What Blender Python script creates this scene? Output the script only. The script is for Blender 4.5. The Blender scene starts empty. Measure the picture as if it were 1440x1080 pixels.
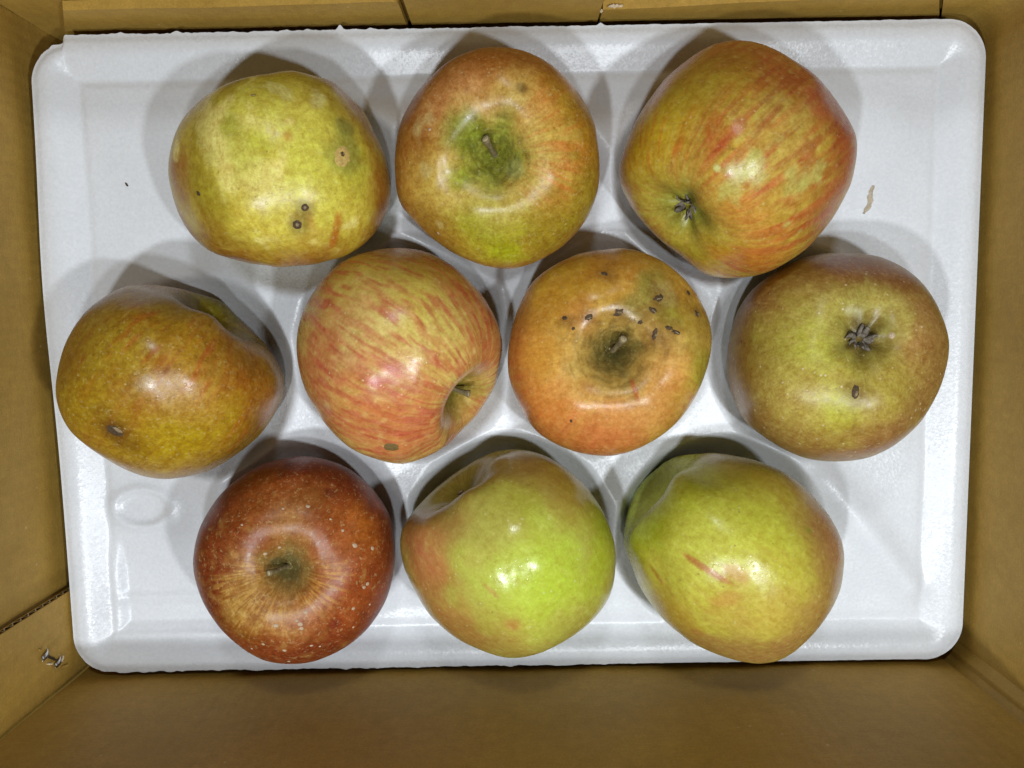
import bpy, math
import numpy as np
from mathutils import Vector

# ------------------------------------------------------------------ camera, world, lights, exposure
sc = bpy.context.scene
col = sc.collection
CAM = np.array([.0009, .0225, .3499]); EUL = np.array([-.0967, .0021, -.0171]); F = 1082.0

cd = bpy.data.cameras.new("camera"); cam = bpy.data.objects.new("camera", cd); col.objects.link(cam)
cam.location = CAM; cam.rotation_mode = 'XYZ'; cam.rotation_euler = EUL
cd.sensor_fit = 'HORIZONTAL'; cd.sensor_width = 36.0; cd.lens = 36.0 * F / 1440.0
cd.clip_start = .005; cd.clip_end = 50
sc.camera = cam

world = bpy.data.worlds.new("World"); sc.world = world; world.use_nodes = True
bg = world.node_tree.nodes["Background"]
bg.inputs[0].default_value = (1.0, .86, .66, 1); bg.inputs[1].default_value = .02

def lamp(name, loc, aim, power, radius, color=(.90, .955, 1.0)):
    l = bpy.data.lights.new(name, 'AREA'); l.shape = 'DISK'; l.size = radius * 2; l.energy = power; l.color = color
    o = bpy.data.objects.new(name, l); col.objects.link(o); o.location = loc
    o.rotation_euler = (Vector(aim) - Vector(loc)).to_track_quat('-Z', 'Y').to_euler()
    return o
lamp("ceiling_or_fill_lamp", (.235, -.15, .57), (0, 0, 0), 1.75, .017)
lamp("ceiling_or_fill_lamp", (.03, -.18, .60), (0, 0, 0), 1.0, .017)
lamp("ceiling_or_fill_lamp", (-.13, -.25, .60), (0, 0, 0), 1.85, .017)
lamp("ceiling_or_fill_lamp", (.0, .42, .58), (0, -.15, 0), .85, .04)  # added fill from the far side, brightens the near wall

sc.render.engine = 'CYCLES'
sc.view_settings.view_transform = 'Standard'; sc.view_settings.look = 'None'
sc.view_settings.gamma = 1; sc.view_settings.exposure = 0.0; sc.view_settings.use_curve_mapping = False
sc.cycles.max_bounces = 5; sc.cycles.diffuse_bounces = 4; sc.cycles.glossy_bounces = 2

# ------------------------------------------------------------------ maths helpers
def rot(e):
    x, y, z = e
    cx, sx, cy, sy, cz, sz = math.cos(x), math.sin(x), math.cos(y), math.sin(y), math.cos(z), math.sin(z)
    return (np.array([[cz, -sz, 0], [sz, cz, 0], [0, 0, 1]]) @ np.array([[cy, 0, sy], [0, 1, 0], [-sy, 0, cy]])
            @ np.array([[1, 0, 0], [0, cx, -sx], [0, sx, cx]]))
RM = rot(EUL)
def proj(P):
    d = (np.asarray(P) - CAM) @ RM
    return np.stack([720 + F * d[..., 0] / -d[..., 2], 540 - F * d[..., 1] / -d[..., 2]], -1)
def pray(px):
    d = np.array([(px[0] - 720) / F, -(px[1] - 540) / F, -1.0]) @ RM.T
    return d / np.linalg.norm(d)
def unproj(px, z):
    d = pray(px); return CAM + d * ((z - CAM[2]) / d[2])
def on_x(px, x):
    d = pray(px); return CAM + d * ((x - CAM[0]) / d[0])
def on_y(px, y):
    d = pray(px); return CAM + d * ((y - CAM[1]) / d[1])

def _h(ix, iy, iz, s):
    h = (ix * 374761393 + iy * 668265263 + iz * 2147483647 + s * 974634777) & 0xffffffff
    h = ((h ^ (h >> 13)) * 1274126177) & 0xffffffff
    h = ((h ^ (h >> 16)) * 2246822519) & 0xffffffff
    return h ^ (h >> 15)
GR = np.array([[1,1,0],[-1,1,0],[1,-1,0],[-1,-1,0],[1,0,1],[-1,0,1],[1,0,-1],[-1,0,-1],[0,1,1],[0,-1,1],[0,1,-1],[0,-1,-1]], float)
def perlin(p, s=0):
    p = np.asarray(p, float); i = np.floor(p).astype(np.int64); f = p - i
    u = f * f * f * (f * (f * 6 - 15) + 10)
    r = np.zeros(p.shape[:-1])
    for dx in (0, 1):
        wx = u[..., 0] if dx else 1 - u[..., 0]
        for dy in (0, 1):
            wy = u[..., 1] if dy else 1 - u[..., 1]
            for dz in (0, 1):
                wz = u[..., 2] if dz else 1 - u[..., 2]
                g = GR[_h(i[..., 0] + dx, i[..., 1] + dy, i[..., 2] + dz, s) % 12]
                r += wx * wy * wz * (g[..., 0] * (f[..., 0] - dx) + g[..., 1] * (f[..., 1] - dy) + g[..., 2] * (f[..., 2] - dz))
    return r
def fbm(p, s=0, o=3):
    p = np.asarray(p, float); a = 1; t = 0; r = 0
    for k in range(o):
        r = r + a * perlin(p * 2 ** k + 17.3 * k, s + k); t += a; a *= .5
    return r / t * 1.6
def sst(a, b, x):
    t = np.clip((x - a) / (b - a), 0, 1); return t * t * (3 - 2 * t)
def s2l(c):
    c = np.asarray(c, float) / 255; return np.where(c <= .04045, c / 12.92, ((c + .055) / 1.055) ** 2.4)

def empty(name, loc, label, cat, group=None):
    o = bpy.data.objects.new(name, None); col.objects.link(o); o.location = loc; o.empty_display_size = .01
    o['label'] = label; o['category'] = cat
    if group: o['group'] = group
    return o
def mesh_obj(name, V, faces, m, parent=None, smooth=True, origin=None):
    me = bpy.data.meshes.new(name)
    V = np.asarray(V, float)
    if origin is not None: V = V - np.asarray(origin)
    if isinstance(faces, np.ndarray):
        n, k = faces.shape
        me.vertices.add(len(V)); me.vertices.foreach_set('co', V.astype(np.float32).ravel())
        me.loops.add(n * k); me.loops.foreach_set('vertex_index', faces.astype(np.int32).ravel())
        me.polygons.add(n); me.polygons.foreach_set('loop_start', np.arange(0, n * k, k, dtype=np.int32))
        me.update(calc_edges=True); me.validate()
    else:
        me.from_pydata([tuple(v) for v in V], [], faces); me.update()
    me.polygons.foreach_set('use_smooth', np.full(len(me.polygons), smooth)); me.update()
    me.materials.append(m)
    o = bpy.data.objects.new(name, me); col.objects.link(o)
    if parent is not None: o.parent = parent
    return o
def grid_faces(nu, nv, off=0, wrap=False):
    i, j = np.meshgrid(np.arange(nu - 1), np.arange(nv if wrap else nv - 1), indexing='ij')
    j2 = (j + 1) % nv
    return np.stack([i * nv + j, i * nv + j2, (i + 1) * nv + j2, (i + 1) * nv + j], -1).reshape(-1, 4) + off
def tube(path, rad, seg=10, cap=True):
    path = np.asarray(path, float); n = len(path); V = []; t = np.gradient(path, axis=0)
    a = np.array([.31, .87, .2])
    for k in range(n):
        tk = t[k] / np.linalg.norm(t[k]); u = np.cross(tk, a); u /= np.linalg.norm(u); w = np.cross(tk, u)
        for q in range(seg):
            th = 2 * math.pi * q / seg; V.append(path[k] + rad[k] * (math.cos(th) * u + math.sin(th) * w))
    fs = [list(f) for f in grid_faces(n, seg, 0, True)]
    if cap: fs.append(list(range(seg))[::-1]); fs.append(list(range((n - 1) * seg, n * seg)))
    return np.array(V), fs

# ------------------------------------------------------------------ materials
def new_mat(name):
    m = bpy.data.materials.new(name); m.use_nodes = True; nt = m.node_tree
    return m, nt, nt.nodes['Principled BSDF']
def nd(nt, t, **kw):
    n = nt.nodes.new(t)
    for k, v in kw.items():
        if isinstance(k, str) and hasattr(n, k): setattr(n, k, v)
    return n
def setin(n, **kw):
    for k, v in kw.items(): n.inputs[k.replace('_', ' ')].default_value = v
def noise(nt, vec, scale, detail=3, rough=.55):
    n = nt.nodes.new('ShaderNodeTexNoise'); n.inputs['Scale'].default_value = scale; n.inputs['Detail'].default_value = detail
    n.inputs['Roughness'].default_value = rough; nt.links.new(vec, n.inputs['Vector']); return n.outputs['Fac']
def ramp(nt, fac, pts):
    r = nt.nodes.new('ShaderNodeValToRGB'); e = r.color_ramp.elements
    while len(e) < len(pts): e.new(.5)
    for q, (p, c) in zip(e, pts): q.position = p; q.color = (*c, 1) if len(c) == 3 else c
    nt.links.new(fac, r.inputs[0]); return r.outputs[0]
def mixc(nt, fac, a, b, mode='MIX'):
    n = nt.nodes.new('ShaderNodeMix'); n.data_type = 'RGBA'; n.blend_type = mode
    for s, v in ((n.inputs[0], fac), (n.inputs[6], a), (n.inputs[7], b)):
        if hasattr(v, 'is_linked'): nt.links.new(v, s)
        else: s.default_value = v if isinstance(v, (int, float)) else (*v, 1)
    return n.outputs[2]
def bump(nt, h, strength, dist, prev=None):
    b = nt.nodes.new('ShaderNodeBump'); b.inputs['Strength'].default_value = strength; b.inputs['Distance'].default_value = dist
    nt.links.new(h, b.inputs['Height'])
    if prev: nt.links.new(prev, b.inputs['Normal'])
    return b.outputs['Normal']
def mapr(nt, v, a, b, c, d):
    n = nt.nodes.new('ShaderNodeMapRange'); n.inputs[1].default_value = a; n.inputs[2].default_value = b
    n.inputs[3].default_value = c; n.inputs[4].default_value = d; nt.links.new(v, n.inputs[0]); return n.outputs[0]
def math2(nt, op, a, b):
    n = nt.nodes.new('ShaderNodeMath'); n.operation = op
    for s, v in ((n.inputs[0], a), (n.inputs[1], b)):
        if hasattr(v, 'is_linked'): nt.links.new(v, s)
        else: s.default_value = v
    return n.outputs[0]

def cardboard_material(name, tone=1.0):
    m, nt, p = new_mat(name); L = nt.links
    g = nt.nodes.new('ShaderNodeNewGeometry').outputs['Position']
    mp = nt.nodes.new('ShaderNodeMapping'); mp.inputs['Scale'].default_value = (1, 1, 1); L.new(g, mp.inputs[0]); v = mp.outputs[0]
    big = noise(nt, v, 14, 4, .6); mid = noise(nt, v, 160, 4, .65); fine = noise(nt, v, 1100, 3, .7)
    mpf = nt.nodes.new('ShaderNodeMapping'); mpf.inputs['Scale'].default_value = (160, 160, 1100); L.new(g, mpf.inputs[0])
    fib = noise(nt, mpf.outputs[0], 1, 3, .6)
    c = ramp(nt, big, [(.3, tuple(np.array((.40, .240, .042)) * tone)), (.7, tuple(np.array((.46, .285, .058)) * tone))])
    c = mixc(nt, .8, c, ramp(nt, mid, [(.34, (.91, .9, .89)), (.66, (1.06, 1.06, 1.07))]), 'MULTIPLY')
    c = mixc(nt, .8, c, ramp(nt, fine, [(.36, (.86, .85, .83)), (.64, (1.09, 1.09, 1.1))]), 'MULTIPLY')
    c = mixc(nt, .6, c, ramp(nt, fib, [(.3, (.9, .9, .9)), (.7, (1.07, 1.07, 1.07))]), 'MULTIPLY')
    vo = nt.nodes.new('ShaderNodeTexVoronoi'); vo.inputs['Scale'].default_value = 130; L.new(v, vo.inputs['Vector'])
    sp = ramp(nt, vo.outputs['Distance'], [(.0, (1, 1, 1)), (.055, (1, 1, 1)), (.085, (0, 0, 0))])
    sel = mapr(nt, noise(nt, v, 60, 1), .55, .6, 0, .6)
    c = mixc(nt, math2(nt, 'MULTIPLY', sp, sel), c, (.62, .48, .25))
    L.new(c, p.inputs['Base Color'])
    setin(p, Roughness=.62); p.inputs['Specular IOR Level'].default_value = .35
    sx = nt.nodes.new('ShaderNodeSeparateXYZ'); L.new(g, sx.inputs[0])
    fl_ = math2(nt, 'SINE', math2(nt, 'MULTIPLY', math2(nt, 'ADD', sx.outputs[0], sx.outputs[1]), 2 * math.pi / .0052), 0.0)
    n1 = bump(nt, fl_, .10, .0004); n1 = bump(nt, fib, .3, .0003, n1); n1 = bump(nt, mid, .25, .0006, n1); n1 = bump(nt, fine, .2, .0002, n1)
    L.new(n1, p.inputs['Normal'])
    return m
CARD = cardboard_material('kraft_cardboard')
def plain(name, c, rough=.6, spec=.4, metal=0, var=.25, scale=900, bmp=.3):
    m, nt, p = new_mat(name); L = nt.links
    g = nt.nodes.new('ShaderNodeNewGeometry').outputs['Position']
    n = noise(nt, g, scale, 4, .65)
    c = np.array(c)
    L.new(ramp(nt, n, [(.3, tuple(c * (1 - var))), (.7, tuple(np.minimum(c * (1 + var), 1)))]), p.inputs['Base Color'])
    setin(p, Roughness=rough, Metallic=metal); p.inputs['Specular IOR Level'].default_value = spec
    L.new(bump(nt, n, bmp, .0003), p.inputs['Normal']); return m
CORE = plain('cardboard_core', (.56, .46, .30), .8, .2)
TORN = plain('torn_paper', (.62, .5, .34), .8, .2)
STEEL = plain('staple_steel', (.6, .6, .6), .28, .5, 1.0, .1)

def foam_material():
    m, nt, p = new_mat('white_foam'); L = nt.links
    g = nt.nodes.new('ShaderNodeNewGeometry').outputs['Position']
    vo = nt.nodes.new('ShaderNodeTexVoronoi'); vo.inputs['Scale'].default_value = 1050; L.new(g, vo.inputs['Vector'])
    vo2 = nt.nodes.new('ShaderNodeTexVoronoi'); vo2.inputs['Scale'].default_value = 420; L.new(g, vo2.inputs['Vector'])
    big = noise(nt, g, 30, 3); mid = noise(nt, g, 700, 2)
    c = ramp(nt, big, [(.3, (.64, .66, .69)), (.7, (.68, .70, .73))])
    c = mixc(nt, .7, c, ramp(nt, mid, [(.3, (.94, .94, .94)), (.7, (1.05, 1.05, 1.05))]), 'MULTIPLY')
    L.new(c, p.inputs['Base Color'])
    p.inputs['Specular IOR Level'].default_value = .55
    L.new(mapr(nt, big, .3, .7, .30, .38), p.inputs['Roughness'])
    n1 = bump(nt, vo.outputs['Distance'], .08, .00045); n1 = bump(nt, vo2.outputs['Distance'], .04, .0006, n1)
    def vm(op, a, b):
        n = nt.nodes.new('ShaderNodeVectorMath'); n.operation = op
        for q, w in zip(n.inputs, (a, b)):
            if hasattr(w, 'is_linked'): L.new(w, q)
            elif w is not None: q.default_value = w
        return n.outputs[0]
    jit = vm('MULTIPLY', vm('SUBTRACT', vo.outputs['Color'], (.5, .5, .5)), (.085, .085, .085))
    L.new(vm('NORMALIZE', vm('ADD', n1, jit), None), p.inputs['Normal'])
    return m
FOAM = foam_material()

def apple_material(name, rough, lent, lent_col, grain, seed):
    """colour from the painted skin attribute; pores, fibres and wax grain from nodes"""
    m, nt, p = new_mat(name); L = nt.links
    at = nt.nodes.new('ShaderNodeAttribute'); at.attribute_name = 'skin_colour'
    sv = nt.nodes.new('ShaderNodeAttribute'); sv.attribute_name = 'meridian'
    tc = nt.nodes.new('ShaderNodeTexCoord').outputs['Object']
    off = nt.nodes.new('ShaderNodeVectorMath'); off.operation = 'ADD'; off.inputs[1].default_value = (seed * .37, seed * .71, seed * .13)
    L.new(tc, off.inputs[0]); v = off.outputs[0]
    f1 = noise(nt, sv.outputs['Vector'], 26, 4, .7); f2 = noise(nt, v, 900, 3, .7); f3 = noise(nt, v, 330, 3, .65)
    f4 = noise(nt, v, 150, 5, .7); f5 = noise(nt, v, 560, 4, .75)
    c = mixc(nt, grain, at.outputs['Color'], ramp(nt, f1, [(.30, (.86, .78, .68)), (.70, (1.10, 1.13, 1.15))]), 'MULTIPLY')
    c = mixc(nt, grain, c, ramp(nt, f2, [(.32, (.80, .74, .66)), (.68, (1.17, 1.18, 1.20))]), 'MULTIPLY')
    c = mixc(nt, grain, c, ramp(nt, f3, [(.34, (.80, .70, .56)), (.66, (1.15, 1.18, 1.20))]), 'MULTIPLY')
    c = mixc(nt, grain, c, ramp(nt, f4, [(.36, (.86, .74, .60)), (.5, (1.0, 1.0, 1.0)), (.64, (1.10, 1.14, 1.12))]), 'MULTIPLY')
    c = mixc(nt, math2(nt, 'MULTIPLY', mapr(nt, f5, .54, .66, 0, .5), grain), c, (.22, .11, .03))
    c = mixc(nt, math2(nt, 'MULTIPLY', mapr(nt, f5, .44, .34, 0, .35), grain), c, (.58, .50, .22))
    vo = nt.nodes.new('ShaderNodeTexVoronoi'); vo.inputs['Scale'].default_value = 330; L.new(v, vo.inputs['Vector'])
    sp = ramp(nt, vo.outputs['Distance'], [(0, (1, 1, 1)), (.10, (1, 1, 1)), (.20, (0, 0, 0))])
    sel = mapr(nt, noise(nt, v, 190, 2), .53, .60, 0, lent)
    c = mixc(nt, math2(nt, 'MULTIPLY', sp, sel), c, lent_col)
    vd = nt.nodes.new('ShaderNodeTexVoronoi'); vd.inputs['Scale'].default_value = 250; L.new(v, vd.inputs['Vector'])
    sd = ramp(nt, vd.outputs['Distance'], [(0, (1, 1, 1)), (.06, (1, 1, 1)), (.14, (0, 0, 0))])
    sel2 = mapr(nt, noise(nt, v, 120, 1), .56, .62, 0, .5)
    c = mixc(nt, math2(nt, 'MULTIPLY', sd, sel2), c, (.16, .10, .035))
    L.new(c, p.inputs['Base Color'])
    L.new(mapr(nt, f3, .3, .7, rough - .07, rough + .10), p.inputs['Roughness'])
    p.inputs['Specular IOR Level'].default_value = .33
    n1 = bump(nt, f3, .10, .0006); n1 = bump(nt, f4, .06, .0012, n1); n1 = bump(nt, f2, .08, .0003, n1); n1 = bump(nt, sp, .25, .00015, n1)
    L.new(n1, p.inputs['Normal']); return m
STEM = plain('dry_stem', (.16, .12, .055), .75, .3, 0, .5, 700)
STEMTIP = plain('stem_cut_end', (.34, .27, .15), .8, .2, 0, .3, 900)
SEPAL = plain('dry_sepal', (.15, .125, .095), .85, .2, 0, .5, 800)
SCAB = plain('scab_crust', (.075, .045, .02), .8, .3, 0, .5, 1200, .6)
SCABRIM = plain('scab_cork', (.36, .25, .12), .8, .3, 0, .35, 1200, .6)
PALE = plain('wax_fleck', (.42, .31, .2), .6, .3, 0, .2, 900)

# ------------------------------------------------------------------ apples: outlines seen in the photograph and painted skins
OUT = {
1: [(410,98),(467,113),(510,153),(543,217),(552,257),(547,290),(530,327),(493,360),(443,373),(393,376),(343,370),(297,357),(267,330),(247,293),(235,243),(242,197),(260,160),(297,127),(337,110),(370,104)],
2: [(693,65),(737,70),(777,90),(813,127),(837,173),(844,227),(842,267),(827,307),(797,343),(757,368),(720,379),(680,375),(637,357),(597,327),(563,290),(555,257),(555,213),(563,170),(587,127),(623,90),(657,72)],
3: [(1033,56),(1072,60),(1110,79),(1149,107),(1181,146),(1202,181),(1207,213),(1198,259),(1174,304),(1139,347),(1096,377),(1061,389),(1019,392),(984,384),(952,357),(920,331),(889,297),(871,259),(870,227),(882,192),(903,153),(934,111),(970,79),(1001,62)],
4: [(207,398),(243,403),(289,415),(314,424),(336,447),(366,473),(387,497),(401,531),(399,556),(387,586),(360,620),(323,647),(286,666),(243,674),(207,672),(170,658),(130,635),(100,611),(83,580),(77,546),(83,507),(97,470),(121,436),(152,413),(179,401)],
5: [(564,348),(602,354),(639,374),(674,409),(696,443),(707,478),(705,509),(696,544),(677,576),(652,604),(627,629),(595,646),(564,654),(526,646),(488,629),(457,598),(431,554),(419,516),(416,478),(424,440),(447,399),(476,371),(504,357),(535,350)],
6: [(873,348),(904,354),(934,368),(965,394),(989,428),(1002,467),(999,507),(983,550),(962,584),(934,611),(898,632),(861,642),(821,639),(782,626),(748,602),(727,565),(714,526),(714,489),(724,443),(742,403),(772,376),(812,357),(843,351)],
7: [(1205,355),(1239,360),(1274,377),(1302,402),(1324,440),(1336,481),(1332,519),(1318,557),(1293,597),(1258,627),(1220,645),(1176,650),(1135,646),(1091,627),(1050,597),(1030,560),(1021,519),(1024,481),(1035,440),(1057,406),(1091,380),(1132,361),(1170,355)],
8: [(424,640),(461,646),(494,660),(525,687),(549,724),(557,764),(555,803),(543,846),(519,883),(488,910),(449,929),(412,935),(372,930),(339,912),(308,883),(284,846),(271,803),(273,767),(284,733),(308,696),(342,667),(378,649)],
9: [(726,631),(760,637),(792,654),(823,682),(848,717),(864,758),(867,793),(861,833),(842,865),(814,890),(782,909),(748,923),(710,926),(675,915),(638,896),(606,868),(581,830),(567,799),(561,767),(567,736),(581,717),(603,693),(631,671),(660,651),(691,635)],
10: [(992,635),(1026,638),(1064,647),(1102,663),(1133,686),(1165,720),(1184,755),(1188,786),(1184,824),(1171,855),(1149,887),(1121,915),(1092,931),(1064,935),(1036,931),(1004,920),(970,903),(935,874),(907,840),(888,802),(875,764),(877,742),(883,714),(891,692),(913,667),(938,646),(963,638)],
}
# axis: ('stem', pixel) / ('calyx', pixel) is the pixel where that end is seen; ('dir', vector) where neither end shows
AX = {
1: ('dir', (.18, -1, -.28)), 2: ('stem', (692, 214)), 3: ('calyx', (942, 312)), 4: ('dir', (.60, .78, -.06)),
5: ('stem', (654, 560)), 6: ('stem', (866, 492)), 7: ('calyx', (1216, 472)), 8: ('stem', (399, 801)),
9: ('stem', (643, 687)), 10: ('dir', (-.80, .60, -.10)),
}
ZC = {k: .022 for k in OUT}
NT, NQ = 190, 300
GF = grid_faces(NT, NQ, 0, True)

def profile(seed, h=.88, ds=.36, ws=.22, dc=.17, wc=.22, taper=.05, n=2.25):
    t = np.linspace(0, math.pi, 4000)
    r0 = np.abs(np.sin(t)) ** (2 / n); z0 = h * np.sign(np.cos(t)) * np.abs(np.cos(t)) ** (2 / n)
    r = r0 * (1 + taper * z0 / h)
    top = np.cos(t) > 0
    z = z0 - np.where(top, ds * np.exp(-(r / ws) ** 1.55), -dc * np.exp(-(r / wc) ** 1.9))
    z += np.where(top, .006 * np.exp(-((r - .42) / .16) ** 2), 0)
    s = np.concatenate([[0], np.cumsum(np.hypot(np.diff(r), np.diff(z)))])
    q = np.linspace(0, s[-1], NT)
    r = np.interp(q, s, r); z = np.interp(q, s, z); r[0] = r[-1] = 1e-4
    return r, z, q / s[-1]

def frame(axis, spin):
    a = np.asarray(axis, float); a /= np.linalg.norm(a)
    u = np.cross(a, (0, 0, 1.0) if abs(a[2]) < .9 else (0, 1.0, 0)); u /= np.linalg.norm(u); w = np.cross(a, u)
    u2 = math.cos(spin) * u + math.sin(spin) * w
    return np.stack([u2, np.cross(a, u2), a])          # rows: local x, y, z in world

SHAPE = {
1: dict(h=.86, taper=.03), 2: dict(h=.80, ds=.40, ws=.30, taper=.02), 3: dict(h=.97, taper=.07, dc=.20, wc=.24), 4: dict(h=.95, ds=.42, ws=.30, taper=.06),
5: dict(h=.93, ds=.34, ws=.27, taper=.06), 6: dict(h=.82, ds=.40, ws=.26), 7: dict(h=.84, dc=.20, wc=.26, taper=.02), 8: dict(h=.82, ds=.34, ws=.24),
9: dict(h=.93, ds=.26, ws=.24, taper=.06), 10: dict(h=1.0, ds=.46, ws=.29, taper=.09),
}

class Apple:
    def __init__(s, k):
        s.k = k; s.poly = np.array(OUT[k], float)
        a = s.poly; b = np.roll(a, -1, 0); cr = a[:, 0] * b[:, 1] - b[:, 0] * a[:, 1]
        s.cpx = ((a + b) * cr[:, None]).sum(0) / (3 * cr.sum())
        s.c = unproj(s.cpx, ZC[k]); s.v = CAM - s.c; dist = np.linalg.norm(s.v); s.v /= dist
        rpx = math.sqrt(abs(cr.sum()) / 2 / math.pi); s.R = rpx / F * dist * .985
        kind, val = AX[k]
        if kind == 'dir': axis = np.array(val, float)
        else:
            d = pray(val); oc = CAM - s.c; rr = s.R * {5: .82, 9: .845, 3: .95}.get(k, .70); B = d @ oc; D = B * B - (oc @ oc - rr * rr)
            hit = CAM + d * (-B - math.sqrt(max(D, 0))); axis = (hit - s.c) / np.linalg.norm(hit - s.c)
            if kind == 'calyx': axis = -axis
        s.axis = axis / np.linalg.norm(axis); s.M = frame(s.axis, k * 1.3)
        r, z, q = profile(k, **SHAPE[k]); s.zstem = z[0]; s.zcal = z[-1]
        th = np.arange(NQ) * 2 * math.pi / NQ
        rr, tt = np.meshgrid(r, th, indexing='ij'); zz = np.repeat(z[:, None], NQ, 1); qq = np.repeat(q[:, None], NQ, 1)
        s.th = tt.ravel(); s.q = qq.ravel(); s.rho = rr.ravel(); s.zl = zz.ravel()
        X = np.stack([s.rho * np.cos(s.th), s.rho * np.sin(s.th), s.zl], -1)
        X = s.lobes(X); s.L = X
        s.steps = []
        V = s.place(X); s.fit(V)
        s.V = s.deform(V)
        s.mer = np.stack([np.cos(s.th) * 1.0, np.sin(s.th) * 1.0, (s.q - .5) * .55 + k * 3.1], -1)
        G = s.V.reshape(NT, NQ, 3)
        du = np.roll(G, -1, 1) - np.roll(G, 1, 1); dv = np.gradient(G, axis=0); N = np.cross(dv, du)
        N /= np.linalg.norm(N, axis=-1, keepdims=True) + 1e-12
        if (N.reshape(-1, 3) * (s.V - s.c)).sum() < 0: N = -N
        s.N = N.reshape(-1, 3); s.P = proj(s.V)
        s.front = ((CAM - s.V) * s.N).sum(1) > 0
        s.colour = None
    def lobes(s, X):
        k = s.k; X = X.copy(); th = np.arctan2(X[:, 1], X[:, 0]); z = X[:, 2]; r = np.hypot(X[:, 0], X[:, 1])
        low = sst(.5, -.9, z); hi = sst(-.2, .8, z)
        m = 1 + low * .030 * np.cos(5 * th + k) + .018 * np.cos(2 * th + 2 * k) + hi * .012 * np.cos(3 * th + k * .7)
        X[:, 0] *= m; X[:, 1] *= m
        n = perlin(X * 1.25 + k * 9.7, 3); X *= (1 + .05 * n)[:, None]
        X[:, 2] += .05 * r * np.cos(th + k * 2.1) * np.tanh(z * 4) * sst(.1, .6, r) * .8
        X[:, 2] += .045 * hi * sst(.15, .5, r) * perlin(X * 2.4 + k * 4.1, 12)
        near = np.exp(-(r / .30) ** 2) * sst(0, -.4, z)
        X[:, 2] -= near * .022 * np.cos(5 * th + k * .4) * sst(.02, .15, r)
        return X
    def place(s, X): return s.c + (X @ s.M) * s.R
    def radial(s, V):
        d = proj(V) - s.cpx; return np.arctan2(d[:, 1], d[:, 0]), np.hypot(d[:, 0], d[:, 1])
    def fit(s, V):
        NB = 72; ang = -math.pi + (np.arange(NB) + .5) * 2 * math.pi / NB
        a = s.poly; den = []
        for i in range(len(a)):
            for f in np.linspace(0, 1, 12, endpoint=False): den.append(a[i] * (1 - f) + a[(i + 1) % len(a)] * f)
        d = np.array(den) - s.cpx; ta = np.arctan2(d[:, 1], d[:, 0]); o = np.argsort(ta)
        tgt = np.interp(ang, ta[o], np.hypot(d[:, 0], d[:, 1])[o], period=2 * math.pi)
        ker = np.array([1, 2, 3, 2, 1.]); ker /= ker.sum()
        for it in range(7):
            al, r = s.radial(V); b = np.clip(((al + math.pi) / (2 * math.pi) * NB).astype(int), 0, NB - 1)
            mx = np.zeros(NB); np.maximum.at(mx, b, r)
            kk = tgt / np.maximum(mx, 1)
            kk = np.convolve(np.concatenate([kk[-2:], kk, kk[:2]]), ker, 'valid')
            s.steps.append((ang, kk)); V = s.one(V, ang, kk)
    def one(s, V, ang, kk):
        al, _ = s.radial(V); f = np.interp(al, ang, kk, period=2 * math.pi)
        p = V - s.c; ax = p @ s.v; qv = p - ax[:, None] * s.v
        return s.c + ax[:, None] * s.v + qv * f[:, None]
    def deform(s, V):
        for ang, kk in s.steps: V = s.one(V, ang, kk)
        return V
    def world(s, X): return s.deform(s.place(np.asarray(X, float)))
    def at(s, px):
        d = np.hypot(*(s.P - np.array(px)).T) + np.where(s.front, 0, 1e5)
        i = int(np.argmin(d)); return i
    # ---- painting
    def base(s, c): s.C = np.tile(s2l(c), (len(s.V), 1))
    def mix(s, m, c):
        c = s2l(c); s.C += (c - s.C) * np.clip(m, 0, 1)[:, None]
    def warp(s, amt=.5, sc=45, seed=5):
        return 1 + amt * fbm(s.V * sc, seed + s.k, 3)
    def blob(s, px, rad, c, a=1.0, soft=.6, wob=.5, sc=70, sq=None):
        """patch of colour centred where the pixel meets the skin; rad in photo pixels, turned to metres; sq=(angle, ratio) stretches it"""
        i = s.at(px); mm = .00030
        D = s.V - s.V[i]
        if sq is not None:
            D = D - np.outer(D @ s.N[i], s.N[i]); a0, ratio = sq; dirw = RM @ np.array([math.cos(a0), -math.sin(a0), 0]); vw = CAM - s.V[i]; dirw = dirw - vw * (dirw @ s.N[i]) / (vw @ s.N[i]); dirw = dirw / np.linalg.norm(dirw); al = D @ dirw
            dd = np.sqrt(np.maximum((D ** 2).sum(1) - al ** 2, 0) + (al / ratio) ** 2)
        else: dd = np.linalg.norm(D, axis=1)
        dd = dd / (rad * mm) * (1 + wob * fbm(s.V * sc, 11 + s.k + int(px[0]), 3))
        s.mix(a * (1 - sst(1 - soft, 1 + soft, dd)), c)
    def area(s, fn, c, a=1.0): s.mix(a * fn, c)
    def streaks(s, c, dens=.0, a=.8, freq=7, length=2.0, seed=1, mask=None, sharp=.18):
        """short dashes along the meridians"""
        freq *= 1.7; length *= .75; sharp *= 1.6; a *= .72
        p = np.stack([s.mer[:, 0] * freq, s.mer[:, 1] * freq, s.q * freq / length + s.k * 5.3], -1)
        n = perlin(p, seed) * .8 + .35 * perlin(p * 2.3, seed + 3) + .25 * fbm(s.V * 90, seed + 6, 2)
        m = sst(dens, dens + sharp, n)
        if mask is not None: m = m * mask
        s.mix(a * m, c)
    def mottle(s, c, sc=60, dens=.1, a=.5, seed=21, sharp=.35):
        if sc >= 100: sc, sharp, a = sc * 2.2, .7, a * .55
        else: sharp = .9
        n = fbm(s.V * sc, seed + s.k, 4); s.mix(a * sst(dens, dens + sharp, n), c)
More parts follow.
